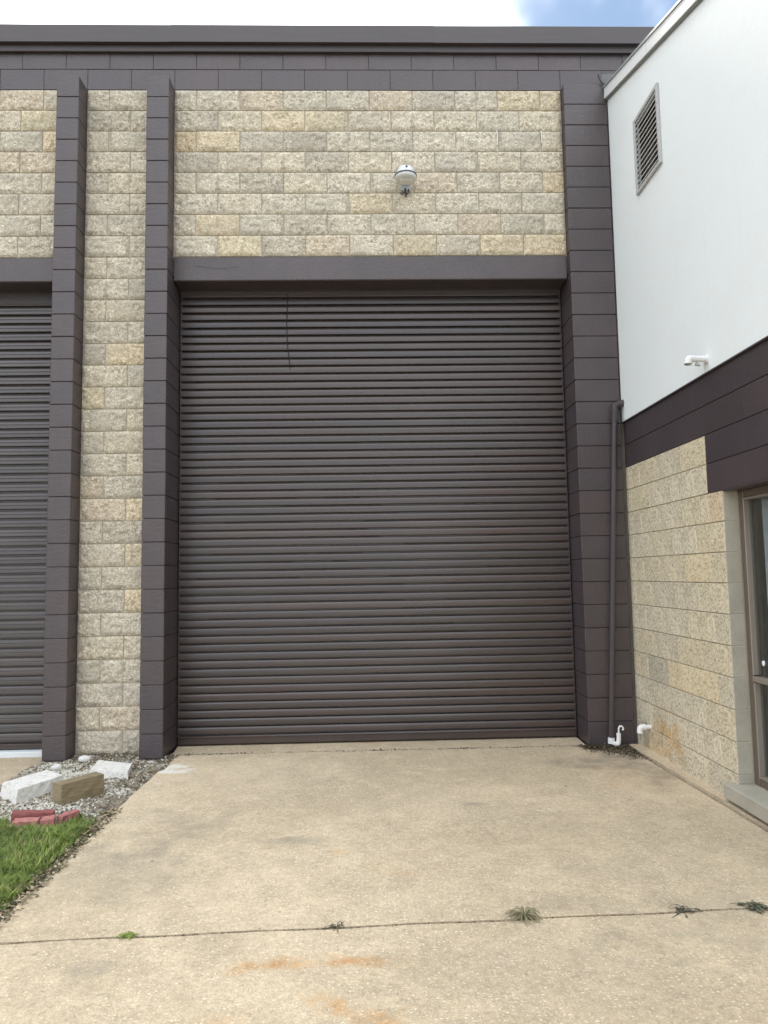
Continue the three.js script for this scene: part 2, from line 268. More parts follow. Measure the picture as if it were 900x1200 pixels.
// ---------------------------------------------------------------- block shapes
const stoneGeoCache = {};
function splitFace(w, variant) {               // rough split front with a narrow flat margin, looking along +z, centred, y from 0
  const key = w.toFixed(3) + '_' + variant; if (stoneGeoCache[key]) return stoneGeoCache[key];
  const h = C - 0.008, nx = Math.max(6, Math.round(w / 0.0125)), ny = 15, pos = [], idx = [], s = 400 + variant * 13;
  for (let j = 0; j <= ny; j++) for (let i = 0; i <= nx; i++) {
    const x = (i / nx - 0.5) * w, y = j / ny * h, e = Math.min(w / 2 - Math.abs(x), y, h - y), m = sm(0.0, 0.022, e);
    const X = x * 1 + 3 + variant * 2.7, Y = y * 1 + 5;
    let r = 0.020 * (fbm(X * 14, Y * 14, 256, s, 2) - 0.42) + 0.018 * (1 - 2 * Math.abs(fbm(X * 26, Y * 26, 256, s + 3, 3, 0.6) - 0.5)) - 0.009 + 0.010 * (vn(X * 75, Y * 75, 256, s + 7) - 0.5);
    pos.push(x, y, 0.001 + m * Math.max(0.0005, 0.0065 + 0.85 * r));
  }
  const id = (i, j) => j * (nx + 1) + i;
  for (let j = 0; j < ny; j++) for (let i = 0; i < nx; i++) { const a = id(i, j), b = id(i + 1, j), c = id(i + 1, j + 1), d = id(i, j + 1); if ((i + j) & 1) idx.push(a, b, d, b, c, d); else idx.push(a, b, c, a, c, d); }
  let g = new THREE.BufferGeometry(); g.setAttribute('position', new THREE.Float32BufferAttribute(pos, 3)); g.setIndex(idx); g.computeVertexNormals();
  g = uvMetres(g, variant * 0.37, variant * 0.61);
  const sp = []; const q = (a, b) => sp.push(...a, ...b, b[0], b[1], -0.03, ...a, b[0], b[1], -0.03, a[0], a[1], -0.03);
  const c4 = [[-w / 2, 0, 0.001], [w / 2, 0, 0.001], [w / 2, h, 0.001], [-w / 2, h, 0.001]];
  for (let k = 0; k < 4; k++) q(c4[(k + 1) % 4], c4[k]);
  let sk = new THREE.BufferGeometry(); sk.setAttribute('position', new THREE.Float32BufferAttribute(sp, 3)); sk.computeVertexNormals(); sk = uvMetres(sk, variant * 0.37);
  return stoneGeoCache[key] = mergeGeometries([g, sk]);
}
// ---------------------------------------------------------------- the warehouse
const wh = thing('warehouse', 'dark brown warehouse front with tan split-stone panels, piers and roller doors', 'warehouse');
const brickR = rng(91), pick = a => a[Math.floor(brickR() * a.length)];
{ // shell, closed all round so that daylight stays out
  const s = poly([[-9, -0.12], [8, -0.12], [8, 6.6], [-9, 6.6]]);
  s.holes.push(poly([[-0.03, -0.1], [3.69, -0.1], [3.69, 4.30], [-0.03, 4.30]]), poly([[-4.70, -0.1], [-0.987, -0.1], [-0.987, 4.30], [-4.70, 4.30]]));
  const g = extrude(s, 0.29); g.translate(0, 0, -0.2965); mesh('wall_core', uvMetres(g), mortar, wh);
  for (const [n, b] of [['side_wall', [-9, -8.8, -0.12, 6.6, -14, -0.3]], ['side_wall', [7.8, 8, -0.12, 6.6, -14, -0.3]], ['rear_wall', [-8.8, 7.8, -0.12, 6.6, -14, -13.8]], ['roof', [-8.8, 7.8, 6.1, 6.3, -13.8, -0.3]]]) mesh(n, cbox(...b, 0.004), BROWN[0], wh);
}
// stone panels: rows of blocks; marks name the tone of single blocks (y yellow, m mellow, d dark, p pink, o orange)
function stonePanel(x0, x1, k0, k1, halfFirst, marks) {
  const pnl = part('stone_panel', wh); let n = 0;
  for (let k = k0; k < k1; k++) {
    let x = x0, i = 0; const row = k1 - 1 - k;
    while (x < x1 - 0.02) {
      let w = (i === 0 && halfFirst(k)) ? B / 2 : B; w = Math.min(w, x1 - x);
      const cut = 0.007 + 0.003 * brickR(), t = marks[row + ',' + i] || (brickR() < 0.10 ? 'd' : brickR() < 0.07 ? 'p' : 't');
      const full = w > 0.3, geo = splitFace(full ? B - 0.009 : C - 0.009, full ? n % 11 : n % 7);
      const m = mesh('stone_block', geo, pick(STONE[t]), pnl, [x + w / 2 + (brickR() - 0.5) * 0.002, k * C + 0.004 + (brickR() - 0.5) * 0.002, -0.002 + 0.004 * brickR()]);
      if (brickR() < 0.5) { m.rotation.z = Math.PI; m.position.y += C - 0.008; }
      x += w; i++; n++;
    }
  }
  return pnl;
}
stonePanel(0, 18 * C, 22, 30, k => (k & 1) === 1, { '0,2': 'p', '0,5': 'p', '0,8': 'm', '0,9': 'y', '1,2': 'y', '1,3': 'm', '1,0': 'd', '2,0': 'o', '2,1': 'y', '3,0': 'd', '3,3': 'd', '4,9': 'y', '4,2': 'd', '5,4': 'm', '6,1': 'y', '6,0': 'd', '7,1': 'm', '7,5': 'm', '7,7': 'y', '7,8': 'y', '7,0': 't' });
stonePanel(-4 * C, -C, 0, 30, k => (k & 1) === 1, { '12,1': 'y', '19,1': 'y', '21,1': 'm', '23,1': 'y', '0,0': 'd', '0,1': 'd', '1,0': 'd', '14,0': 'm' });
stonePanel(-5 * C - 18 * C, -5 * C, 22, 30, k => (k & 1) === 1, { '2,9': 'y', '1,8': 'm' });
// piers of painted block
function pier(x0, x1, zf, zb = -0.32) {
  const pr = part('pier', wh), geos = [0, 1, 2].map(i => cbox(0.0015, x1 - x0 - 0.0015, 0.0022, C - 0.0022, zb, zf, 0.004, i * 0.53, i * 0.77));
  mesh('joint_core', cbox(x0 + 0.014, x1 - 0.014, -0.1, 30 * C - 0.004, zb + 0.01, zf - 0.014, 0.002), brownJoint, pr);
  for (let k = 0; k < 30; k++) mesh('block', geos[k % 3], pick(BROWN), pr, [x0 + (brickR() - 0.5) * 0.002, k * C, (brickR() - 0.5) * 0.003]);
}
pier(-C, 0, C); pier(-5 * C, -4 * C, C); pier(18 * C, 20 * C, 0.1016); pier(-24 * C, -23 * C, C);
// painted lintels
for (const x of [0, -23 * C]) { const l = mesh('lintel', cbox(x + 0.002, x + 18 * C - 0.002, 4.237, 22 * C - 0.004, -0.30, 0.008, 0.008), lintelMat, wh); l.userData.label = 'painted lintel beam over a roller door'; }
{ // painted band under the coping
  const band = part('parapet_band', wh), g = [0, 1, 2].map(i => cbox(0.001, B - 0.001, 0.0016, C - 0.0016, -0.03, 0.004, 0.0025, i * 0.41, i * 0.3));
  for (let k = 30; k < 32; k++) for (let i = -12; i < 12; i++) mesh('block', g[(i + 40 + k) % 3], pick(BROWN), band, [i * B + (k & 1 ? C : 0), k * C, (brickR() - 0.5) * 0.003]);
  mesh('joint_core', cbox(-8.9, 7.9, 30 * C - 0.002, 32 * C, -0.02, -0.003, 0.001), brownJoint, band);
}
{ // folded metal coping: fascia, lip, recessed cleat, sloping top
  const cop = part('coping', wh);
  const prof = [[-0.35, 6.68], [0.050, 6.712], [0.055, 6.707], [0.053, 6.548], [0.072, 6.536], [0.072, 6.526], [0.064, 6.524], [0.030, 6.526], [0.028, 6.470], [0.038, 6.462], [0.036, 6.456], [0.0055, 6.458], [0.0055, 6.62], [-0.35, 6.62]];
  const seams = [-9, -6.05, -3.0, -0.03, 2.45, 5.0, 8];
  for (let i = 0; i < seams.length - 1; i++) {
    const L = seams[i + 1] - seams[i] + 0.004, g = extrude(poly(prof.map(([z, y]) => [-z, y])), L); g.rotateY(Math.PI / 2);
    const m = mesh('fascia_panel', uvMetres(g, i * 0.7, 0), copingMat, cop, [seams[i] + 0.002, 0, 0]);
    if (i % 2) m.position.add(new THREE.Vector3(0, 0.0012, 0.0015));
  }
  for (const x of [-1.42, -0.8, 0.33, 1.15, 1.95, 2.85, 3.4]) mesh('fixing', new THREE.CylinderGeometry(0.009, 0.009, 0.01, 8).rotateX(Math.PI / 2), brownJoint, cop, [x, 6.545, 0.057]);
}
{ // hairline crack in the render of the lintel, two pale mortar runs on the stone
  const L = wh.children.find(c => c.name === 'lintel');
  mesh('crack', tube([[0.20, 4.375, 0.0075], [0.30, 4.368, 0.0078], [0.40, 4.352, 0.0076], [0.50, 4.357, 0.0078], [0.60, 4.372, 0.0074]], 0.0022, 30, 5), brownJoint, L);
  const sp = wh.children.find(c => c.name === 'stone_panel'), pale = std({ color: rgb(0.70, 0.68, 0.62) });
  for (const [x, y, h] of [[3.035, 5.62, 0.15], [3.455, 5.63, 0.12], [3.24, 5.45, 0.05]]) mesh('mortar_run', tube([[x, y + h / 2, 0.006], [x + 0.004, y, 0.010], [x + 0.001, y - h / 2, 0.006]], 0.006, 10, 6), pale, sp);
}
// roller doors
function slatGeo(prof, x0, x1, seed, amp) {    // profile [z, y] from the top edge down
  const nx = 36, pos = [], idx = [], np = prof.length;
  for (let i = 0; i <= nx; i++) for (let j = 0; j < np; j++) {
    const x = mix(x0, x1, i / nx), w = amp * (fbm(x * 1.3 + seed * 5, seed, 128, 501, 3) - 0.5) * 2, t = amp * 0.25 * (fbm(x * 2 + 9, seed + 3, 128, 507, 2) - 0.5);
    pos.push(x, prof[j][1] + t, prof[j][0] + w);
  }
  for (let i = 0; i < nx; i++) for (let j = 0; j < np - 1; j++) { const a = i * np + j, b = a + np; idx.push(a, a + 1, b, b, a + 1, b + 1); }
  const g = new THREE.BufferGeometry(); g.setAttribute('position', new THREE.Float32BufferAttribute(pos, 3)); g.setIndex(idx);
  const u = uvMetres(g, seed * 0.31, seed * 0.17); u.computeVertexNormals(); return u;
}
const P1 = 0.0741, crown = [[-0.028, P1 + 0.001], [-0.004, P1 - 0.0005], [0.0015, P1 - 0.0035], [0.0055, P1 - 0.0085], [0.0080, P1 - 0.0140], [0.0092, P1 - 0.0195], [0.0100, P1 * 0.5], [0.0098, 0.0195], [0.0088, 0.0150], [-0.002, 0.0145], [-0.030, 0.0170], [-0.030, 0.0]];
const P2 = 0.084, pan = [[-0.022, P2 + 0.001], [-0.004, P2], [0.007, P2 - 0.012], [0.0085, P2 * 0.62], [0.0045, P2 * 0.595], [0.0045, P2 * 0.555], [0.0085, P2 * 0.50], [0.0085, 0.020], [0.007, 0.0155], [-0.002, 0.015], [-0.026, 0.0165], [-0.026, 0.0]];
function rollerDoor(x0, label, prof, pitch, top, mats, y0, seed) {
  const d = part('roller_door', wh); d.userData.label = label; d.position.set(x0, 0, -0.25);
  const W = 18 * C, gs = [0, 1, 2, 3, 4, 5].map(i => slatGeo(prof, 0.012, W - 0.012, seed + i, 0.0019)), r = rng(seed * 7 + 1);
  const bar = mesh('bottom_bar', cbox(0.012, W - 0.012, 0.012, y0 - 0.004, -0.02, 0.018, 0.004), SLAT[0], d); bar.rotation.z = x0 < 0 ? -0.001 : 0.004 / W;
  mesh('bar_flange', cbox(0.014, W - 0.014, y0 - 0.016, y0 - 0.006, 0.0, 0.030, 0.002), SLAT[0], d);
  let i = 0; for (let y = y0; y < top; y += pitch, i++) mesh('slat', gs[Math.floor(r() * 6)], mats[Math.floor(r() * mats.length)], d, [0, y, (r() - 0.5) * 0.0016]).rotation.x = (r() - 0.5) * 0.03;
  mesh('backing', cbox(0, W, 0, 4.4, -0.06, -0.03, 0.001), brownJoint, d);
  for (const x of [0.004, W - 0.022]) mesh('guide_rail', cbox(x, x + 0.018, 0.01, 4.3, -0.029, -0.004, 0.002), brownJoint, d);
  mesh('hood', cbox(0.004, W - 0.004, top - 0.012, 4.32, -0.02, 0.02, 0.006), brownJoint, d);
  return d;
}
rollerDoor(0, 'wide closed brown roller door of narrow crowned slats', crown, P1, 4.215, SLAT, 0.088, 3);
rollerDoor(-23 * C, 'closed brown roller door of wider ribbed slats', pan, P2, 4.13, SLAT2, 0.060, 14);

// ---------------------------------------------------------------- the annex with white upper wall
const an = thing('annex_building', 'low annex with white stucco upper wall, brown band and tan aggregate blocks', 'building', [XW, 0, 0]);
const topAt = z => 5.94 - 0.299 * (z - 0.084), ZN = 9.0, Z0 = 0.1;
const turn = g => g.rotateY(-Math.PI / 2);     // +z front becomes -x, local x becomes world z
const yzSlab = (shape, x0, x1) => { const g = extrude(shape, x1 - x0); turn(g); g.translate(x1, 0, 0); return uvMetres(g); };   // outline in (z, y), between two depths
{
  const s = poly([[Z0, -0.12], [ZN, -0.12], [ZN, topAt(ZN) - 0.03], [Z0, topAt(Z0) - 0.03]]);
  s.holes.push(poly([[1.834, 0.06], [3.56, 0.06], [3.56, 2.06], [1.834, 2.06]]));
  const ventHole = () => poly([[0.745, 4.685], [1.203, 4.685], [1.203, 5.29], [0.745, 5.29]]); s.holes.push(poly([[0.55, 4.4], [1.45, 4.4], [1.45, 5.42], [0.55, 5.6]]));
  mesh('wall_core', yzSlab(s, 0.013, 0.22), mortar, an);
  mesh('end_wall', cbox(0.22, 7, -0.12, topAt(ZN) - 0.05, ZN - 0.2, ZN, 0.004), stucco, an);
  mesh('rear_wall', yzSlab(poly([[0.3, -0.12], [ZN - 0.2, -0.12], [ZN - 0.2, topAt(ZN - 0.2) - 0.02], [0.3, topAt(0.3) - 0.02]]), 6.8, 7), stucco, an);
  mesh('inner_wall', cbox(0.22, 7, -0.12, 5.85, 0.1, 0.3, 0.004), stucco, an);
  mesh('floor', cbox(0.22, 6.8, -0.12, 0.05, 0.3, ZN - 0.2, 0.004), cast, an); mesh('ceiling', cbox(0.22, 6.8, 2.6, 2.7, 0.3, ZN - 0.2, 0.004), cast, an);
  mesh('roof', yzSlab(poly([[Z0, topAt(Z0) + 0.03], [ZN + 0.1, topAt(ZN) + 0.0], [ZN + 0.1, topAt(ZN) - 0.1], [Z0, topAt(Z0) - 0.08]]), 0.06, 7.1), std({ color: rgb(0.5, 0.5, 0.5) }), an);
  const ss = poly([[Z0 - 0.004, 14 * C + 0.012], [ZN, 14 * C + 0.012], [ZN, topAt(ZN) + 0.02], [Z0 - 0.004, topAt(Z0) + 0.02]]); ss.holes.push(ventHole());
  const st = mesh('stucco_wall', yzSlab(ss, -0.012, 0.0115), stucco, an);
  st.userData.label = 'smooth white stucco wall above the brown band';
  mesh('drip_edge', cbox(-0.018, 0.004, 14 * C - 0.002, 14 * C + 0.010, Z0, ZN, 0.002), brownJoint, an);
  // sloping white coping in lengths
  const cop = part('coping', an);
  for (const [a, b] of [[0.06, 1.10], [1.105, 4.1], [4.105, ZN]]) {
    const m = mesh('coping_length', yzSlab(poly([[a, topAt(a) + 0.012], [b, topAt(b) + 0.012], [b, topAt(b) + 0.115], [a, topAt(a) + 0.115]]), -0.045, 0.3), whiteTrim, cop);
    mesh('top_flange', yzSlab(poly([[a, topAt(a) + 0.116], [b, topAt(b) + 0.116], [b, topAt(b) + 0.135], [a, topAt(a) + 0.135]]), -0.056, 0.3), std({ color: rgb(0.30, 0.31, 0.32), roughness: 0.5 }), m);
    mesh('drip_strip', yzSlab(poly([[a, topAt(a) - 0.004], [b, topAt(b) - 0.004], [b, topAt(b) + 0.010], [a, topAt(a) + 0.010]]), -0.030, 0.0), std({ color: rgb(0.20, 0.205, 0.21), roughness: 0.6 }), m);
  }
  mesh('flashing', cbox(-0.06, 0.25, 6.03, 6.20, 0.085, 0.094, 0.001), std({ color: rgb(0.13, 0.125, 0.125), roughness: 0.5 }), an);
  mesh('flashing_return', tube([[-0.095, 6.18, 0.115], [-0.075, 6.11, 0.12], [-0.05, 6.075, 0.125], [-0.02, 6.08, 0.13]], 0.010, 10, 6), brownJoint, an);
  // brown band of painted courses; over the window it comes down to the window head
  const band = part('brown_band', an);
  for (let k = 10; k < 14; k++) { const z0 = k < 12 ? 1.640 : Z0 + 0.001; for (const [a, b] of [[z0, 4.9], [4.901, ZN - 0.01]]) mesh('course', cbox(-0.0005, 0.03, k * C + 0.0022 , (k + 1) * C - 0.0022, a, b, 0.003, k * 0.4, k * 0.23), BROWN[k % 4], band); }
  mesh('joint_core', cbox(0.010, 0.0125, 12 * C, 14 * C, Z0 + 0.002, ZN - 0.02, 0.0005), brownJoint, band);
  mesh('joint_core', cbox(0.010, 0.0125, 10 * C + 0.03, 12 * C, 1.645, ZN - 0.02, 0.0005), brownJoint, band);
  mesh('window_head', cbox(0.002, 0.2, 10 * C - 0.008, 10 * C + 0.026, 1.848, 3.548, 0.002), brownJoint, band);
  // aggregate blocks
  const pnl = part('block_panel', an), gf = {}, marks = { '11,4': 'y', '11,3': 'm', '9,4': 'p', '8,4': 'm', '7,3': 'y', '3,2': 'y', '3,3': 'y', '3,1': 'g', '1,1': 'r', '1,2': 'r', '0,1': 'r', '0,2': 'r', '0,3': 'm', '10,1': 'm', '4,3': 'm' };
  for (let k = 0; k < 12; k++) for (const [lo, hi] of [[Z0, k < 10 ? 1.841 : 1.638], [3.552, ZN - 0.02]]) {
    let z = lo > 1 ? lo : (k & 1) ? 0.419 - B : 0.216 - B, i = 0;
    for (; z < hi - 0.01; z += B) {
      const a = Math.max(z, lo), b = Math.min(z + B, hi); if (b - a < 0.03) { continue; }
      const key = (b - a).toFixed(3) + (i % 3); gf[key] ??= cbox(0.0022, b - a - 0.0022, 0.0026, C - 0.0026, -0.03, 0, 0.003, (i % 3) * 0.71, (i % 3) * 0.47);
      const t = lo > 1 ? 't' : k < 3 && b < 1.5 ? 'r' : marks[k + ',' + i] || 't'; const geo = t === 'r' ? cbox(0.0022, b - a - 0.0022, 0.0026, C - 0.0026, -0.03, 0, 0.003, a, k * C) : gf[key], m = mesh('aggregate_block', geo, pick(AGG[t]), pnl, [(brickR() - 0.5) * 0.003, k * C, a]); m.rotation.y = -Math.PI / 2; i++;
    }
  }
  // footing, window reveal, sill
  const ft = []; for (let z = 0.16; z < ZN; z += 0.1) ft.push([-0.045 - 0.055 * sm(2.4, 0.3, z) - 0.008 * vn(z * 4, 3, 64, 601), z]);
  mesh('footing', slabXZ([...ft, [0.02, ZN - 0.05], [0.02, 0.16]], -0.12, 0.022), concrete, an);
  const rv = part('window_reveal', an);
  for (let k = 0; k < 10; k++) mesh('reveal_block', cbox(0.004, 0.105, Math.max(0.145, k * C + 0.002), (k + 1) * C - 0.002, 1.72, 1.8425, 0.003, k * 0.31, k * 0.2), cast, rv);
  mesh('reveal_core', cbox(0.011, 0.215, 0.13, 10 * C - 0.01, 1.73, 1.8455 - 0.006, 0.001), mortar, rv);
  const sill = mesh('sill', cbox(-0.062, 0.2, 0.045, 0.140, 1.768, 3.6, 0.006), castPale, an); sill.rotation.z = 0.03;
  // window
  const win = part('window', an), bronze = std({ color: rgb(0.16, 0.125, 0.095), roughness: 0.45, metalness: 0.3 }), alu = std({ color: rgb(0.27, 0.235, 0.20), roughness: 0.45, metalness: 0.2 });
  const X0 = 0.105, zl = 1.845, zr = 3.55, yb = 0.145, yt = 2.025;
  mesh('frame', cbox(X0, X0 + 0.09, yb, yt, zl, zl + 0.055, 0.004), bronze, win); mesh('frame', cbox(X0, X0 + 0.09, yb, yt, zr - 0.055, zr, 0.004), bronze, win);
  mesh('frame', cbox(X0 + 0.002, X0 + 0.09, yt - 0.05, yt, zl + 0.056, zr - 0.056, 0.004), bronze, win); mesh('frame', cbox(X0 + 0.002, X0 + 0.09, yb, yb + 0.05, zl + 0.056, zr - 0.056, 0.004), bronze, win);
  mesh('mullion', cbox(X0 - 0.003, X0 + 0.06, 0.795, 0.83, zl + 0.05, zr - 0.056, 0.004), alu, win);
  mesh('bead', cbox(X0 - 0.004, X0 + 0.05, 0.836, yt - 0.05, zl + 0.056, zl + 0.067, 0.003), alu, win); mesh('bead', cbox(X0 - 0.004, X0 + 0.05, yb + 0.05, 0.789, zl + 0.062, zl + 0.073, 0.003), alu, win);
  mesh('bead', cbox(X0 - 0.004, X0 + 0.05, yt - 0.066, yt - 0.051, zl + 0.073, zr - 0.056, 0.003), alu, win); mesh('bead', cbox(X0 - 0.004, X0 + 0.05, yb + 0.051, yb + 0.066, zl + 0.079, zr - 0.056, 0.003), alu, win);
  const glass = new THREE.MeshPhysicalMaterial({ color: rgb(0.80, 0.83, 0.84), transmission: 1, thickness: 0, roughness: 0.02, ior: 1.5 });
  mesh('pane', cbox(X0 + 0.028, X0 + 0.034, 0.837, yt - 0.052, zl + 0.074, zr - 0.057, 0.001), glass, win); mesh('pane', cbox(X0 + 0.028, X0 + 0.034, yb + 0.052, 0.788, zl + 0.080, zr - 0.057, 0.001), glass, win);
  const latch = mesh('latch', new THREE.SphereGeometry(0.014, 10, 8).scale(0.6, 1.3, 1), whiteTrim, win, [X0 + 0.024, 0.92, 1.99]); latch.userData.label = 'small white window latch';
  // louvred vent
  const vt = part('louvre_vent', an), vm = std({ color: rgb(0.46, 0.46, 0.455), roughness: 0.5 });
  vt.userData.label = 'grey louvred vent grille in white wall';
  const vz0 = 0.722, vz1 = 1.226, vy0 = 4.66, vy1 = 5.315, fw = 0.032;
  mesh('frame', cbox(-0.034, -0.0125, vy0, vy1, vz0, vz0 + fw, 0.003), vm, vt); mesh('frame', cbox(-0.034, -0.0125, vy0, vy1, vz1 - fw, vz1, 0.003), vm, vt);
  mesh('frame', cbox(-0.033, -0.0125, vy0, vy0 + fw, vz0 + fw + 0.001, vz1 - fw - 0.001, 0.003), vm, vt); mesh('frame', cbox(-0.033, -0.0125, vy1 - fw, vy1, vz0 + fw + 0.001, vz1 - fw - 0.001, 0.003), vm, vt);
  for (let i = 0; i < 13; i++) { const y = vy0 + fw + 0.012 + i * (vy1 - vy0 - 2 * fw) / 13, m = mesh('louvre', mergeGeometries([cbox(-0.002, 0.002, -0.0055, 0.0055, vz0 + fw, vz1 - fw, 0.0008), cbox(0.0, 0.010, -0.0015, 0.0015, vz0 + fw, vz1 - fw, 0.0006).rotateZ(0.5).translate(0.001, 0.005, 0)]), vm, vt, [-0.026, y + 0.01, 0]); m.rotation.z = 0; }
}

// ---------------------------------------------------------------- fittings on the walls
{ // vertical blind behind the window
  const b = thing('vertical_blind', 'grey vertical blind hanging behind the annex window', 'blind', [XW + 0.205, 0.2, 1.9]), vm = std({ color: rgb(0.60, 0.62, 0.61), roughness: 0.9 });
  mesh('head_rail', cbox(-0.02, 0.02, 1.79, 1.83, 0, 1.6, 0.003), vm, b);
  for (let i = 0; i < 13; i++) { const m = mesh('vane', cbox(-0.0008, 0.0008, 0.02, 1.79, -0.045, 0.045, 0.0003), vm, b, [0, 0, 0.105 + i * 0.116]); m.rotation.y = 0.2 + 0.1 * Math.sin(i * 2.3); }
}
{ // wall light over the door
  const L = thing('wall_light', 'round white security light on stone above wide roller door', 'light', [2.153, 5.17, 0]);
  const hous = std({ color: rgb(0.62, 0.66, 0.70), roughness: 0.35, metalness: 0.1 }), ring = std({ color: rgb(0.10, 0.11, 0.13), roughness: 0.5 }), lens = new THREE.MeshPhysicalMaterial({ color: rgb(0.82, 0.82, 0.80), roughness: 0.25, transmission: 0.25, thickness: 0 }), dark = std({ color: rgb(0.05, 0.05, 0.055), roughness: 0.6 });
  const zc = 0.125, lathe = (pts) => new THREE.LatheGeometry(pts.map(p => new THREE.Vector2(...p)), 40).translate(0, 0, zc);
  mesh('housing', lathe([[0, 0.085], [0.055, 0.083], [0.068, 0.076], [0.078, 0.055], [0.086, 0.022], [0.098, 0.012]]), hous, L);
  mesh('seal_ring', lathe([[0.096, 0.014], [0.103, 0.010], [0.104, 0.000], [0.097, -0.004]]), ring, L);
  mesh('lens', lathe([[0.098, -0.002], [0.099, -0.018], [0.092, -0.032], [0.072, -0.042], [0.035, -0.046], [0, -0.047]]), lens, L);
  mesh('lens_plate', cbox(-0.055, 0.055, -0.053, -0.044, zc - 0.045, zc + 0.045, 0.003), std({ color: rgb(0.7, 0.69, 0.67), roughness: 0.5 }), L);
  mesh('sensor', new THREE.SphereGeometry(0.011, 12, 10), ring, L, [0.004, 0.055, zc + 0.079]);
  mesh('mounting_arm', cyl([0, 0.02, 0.005], [0, 0.02, zc - 0.06], 0.03), hous, L);
  mesh('back_plate', cyl([0, -0.02, 0.004], [0, -0.02, 0.028], 0.062), hous, L);
  mesh('wiring', mergeGeometries([tube([[-0.03, -0.08, 0.03], [-0.02, -0.115, 0.045], [0.005, -0.105, 0.05], [0.01, -0.135, 0.04]], 0.005, 16, 6), tube([[0.03, -0.07, 0.03], [0.028, -0.11, 0.045], [0.0, -0.13, 0.05], [0.006, -0.145, 0.03]], 0.006, 16, 6), tube([[-0.045, -0.09, 0.02], [-0.035, -0.12, 0.03], [-0.02, -0.10, 0.04]], 0.005, 12, 6)]), dark, L);
  mesh('junction_knob', new THREE.CylinderGeometry(0.011, 0.014, 0.04, 10), dark, L, [0.0, -0.085, 0.03]);
}
{ // thin cord over the top of the door
  const c = mesh('hanging_cord', tube([[1.024, 4.24, -0.236], [1.020, 4.10, -0.236], [1.014, 3.93, -0.235], [1.016, 3.78, -0.236], [1.022, 3.68, -0.235], [1.034, 3.58, -0.234], [1.042, 3.475, -0.236]], 0.0045, 40, 6), std({ color: rgb(0.018, 0.015, 0.015), roughness: 0.8 }));
  tag(c, 'thin dark cord hanging down over top slats of roller door', 'cord');
}
const pvc = std({ color: rgb(0.80, 0.80, 0.79), roughness: 0.35 });
{ // leaning drain pipe in the corner with its white trap
  const p = thing('drain_pipe', 'long brown drain pipe leaning against the corner pier with white trap', 'pipe', [3.835, 0.07, 0.16]);
  const up = [0.160, 2.885, -0.018], m = paint(0.052, 0.040, 0.042, { roughness: 0.4 });
  mesh('pipe', cyl([0, 0, 0], up, 0.0245, 0.0245, 18), m, p);
  mesh('elbow', mergeGeometries([tube([[0.159, 2.86, -0.018], [0.161, 2.91, -0.018], [0.175, 2.935, -0.02], [0.205, 2.945, -0.02]], 0.029, 16, 12), cyl([0.195, 2.94, -0.02], [0.25, 2.955, -0.02], 0.032)]), m, p);
  mesh('coupling', cyl([0.1545, 2.785, -0.0175], [0.1575, 2.84, -0.018], 0.029), m, p);
  for (const y of [1.9]) { const x = y * 0.0555; mesh('strap', cyl([x, y, -0.012], [x + 0.001, y + 0.03, -0.012], 0.027), m, p); }
  mesh('trap', mergeGeometries([cyl([-0.003, -0.04, 0], [-0.001, 0.01, 0], 0.029), tube([[-0.003, -0.015, 0], [0.004, -0.030, 0.012], [0.03, -0.043, 0.02], [0.052, -0.040, 0.02], [0.058, 0.0, 0.018], [0.060, 0.05, 0.015]], 0.020, 24, 12)]), pvc, p);
  mesh('hook', tube([[0.060, 0.04, 0.015], [0.062, 0.085, 0.015], [0.070, 0.105, 0.015], [0.090, 0.105, 0.015], [0.102, 0.088, 0.015], [0.095, 0.072, 0.015]], 0.0085, 24, 8), pvc, p);
}
{ // two short drains through the annex wall
  const a = thing('drain_elbow', 'short white plastic elbow sticking out of tan blocks near the ground', 'pipe', [XW, 0.211, 0.398]);
  mesh('stub', cyl([0.01, 0, 0], [-0.060, 0, 0], 0.020), pvc, a); mesh('collar', cyl([-0.045, 0, 0], [-0.062, 0, 0], 0.026), pvc, a);
  mesh('elbow', tube([[-0.05, 0, 0], [-0.075, -0.001, 0], [-0.088, -0.012, 0.003], [-0.090, -0.048, 0.005]], 0.0245, 18, 14), pvc, a);
  const b = thing('overflow_pipe', 'white painted pipe stub jutting from white wall above the brown band', 'pipe', [XW - 0.012, 2.945, 1.755]);
  const wp = std({ color: rgb(0.76, 0.77, 0.76), roughness: 0.6 });
  mesh('stub', cyl([0.02, 0, 0], [-0.10, 0, 0], 0.021), wp, b); mesh('wall_flange', cyl([0.004, 0, 0], [-0.008, 0, 0], 0.030), wp, b);
  mesh('elbow', tube([[-0.09, 0, 0], [-0.118, -0.001, 0.004], [-0.132, -0.012, 0.012], [-0.137, -0.042, 0.016]], 0.025, 18, 14), wp, b);
  mesh('small_tap', mergeGeometries([cyl([-0.065, -0.005, 0], [-0.068, -0.045, 0.004], 0.011), cyl([-0.082, -0.042, 0.004], [-0.050, -0.046, 0.004], 0.008)]), std({ color: rgb(0.45, 0.44, 0.41), roughness: 0.6 }), b);
}

// ---------------------------------------------------------------- rubble by the drive
function rough(g, amp, freq, seed) {           // pushes a finely divided solid about so that its faces look broken
  g = mergeVertices((g.deleteAttribute('uv'), g.deleteAttribute('normal'), g), 1e-4); g.computeVertexNormals(); const p = g.attributes.position, n = g.attributes.normal;
  for (let i = 0; i < p.count; i++) { const x = p.getX(i), y = p.getY(i), z = p.getZ(i), d = amp * ((fbm(x * freq + 9 + z * 3, y * freq + z * freq + 7, 256, seed, 4) - 0.5) * 2); p.setXYZ(i, x + n.getX(i) * d, y + n.getY(i) * d, z + n.getZ(i) * d); }
  g = g.toNonIndexed(); g.computeVertexNormals(); return uvMetres(g);
}
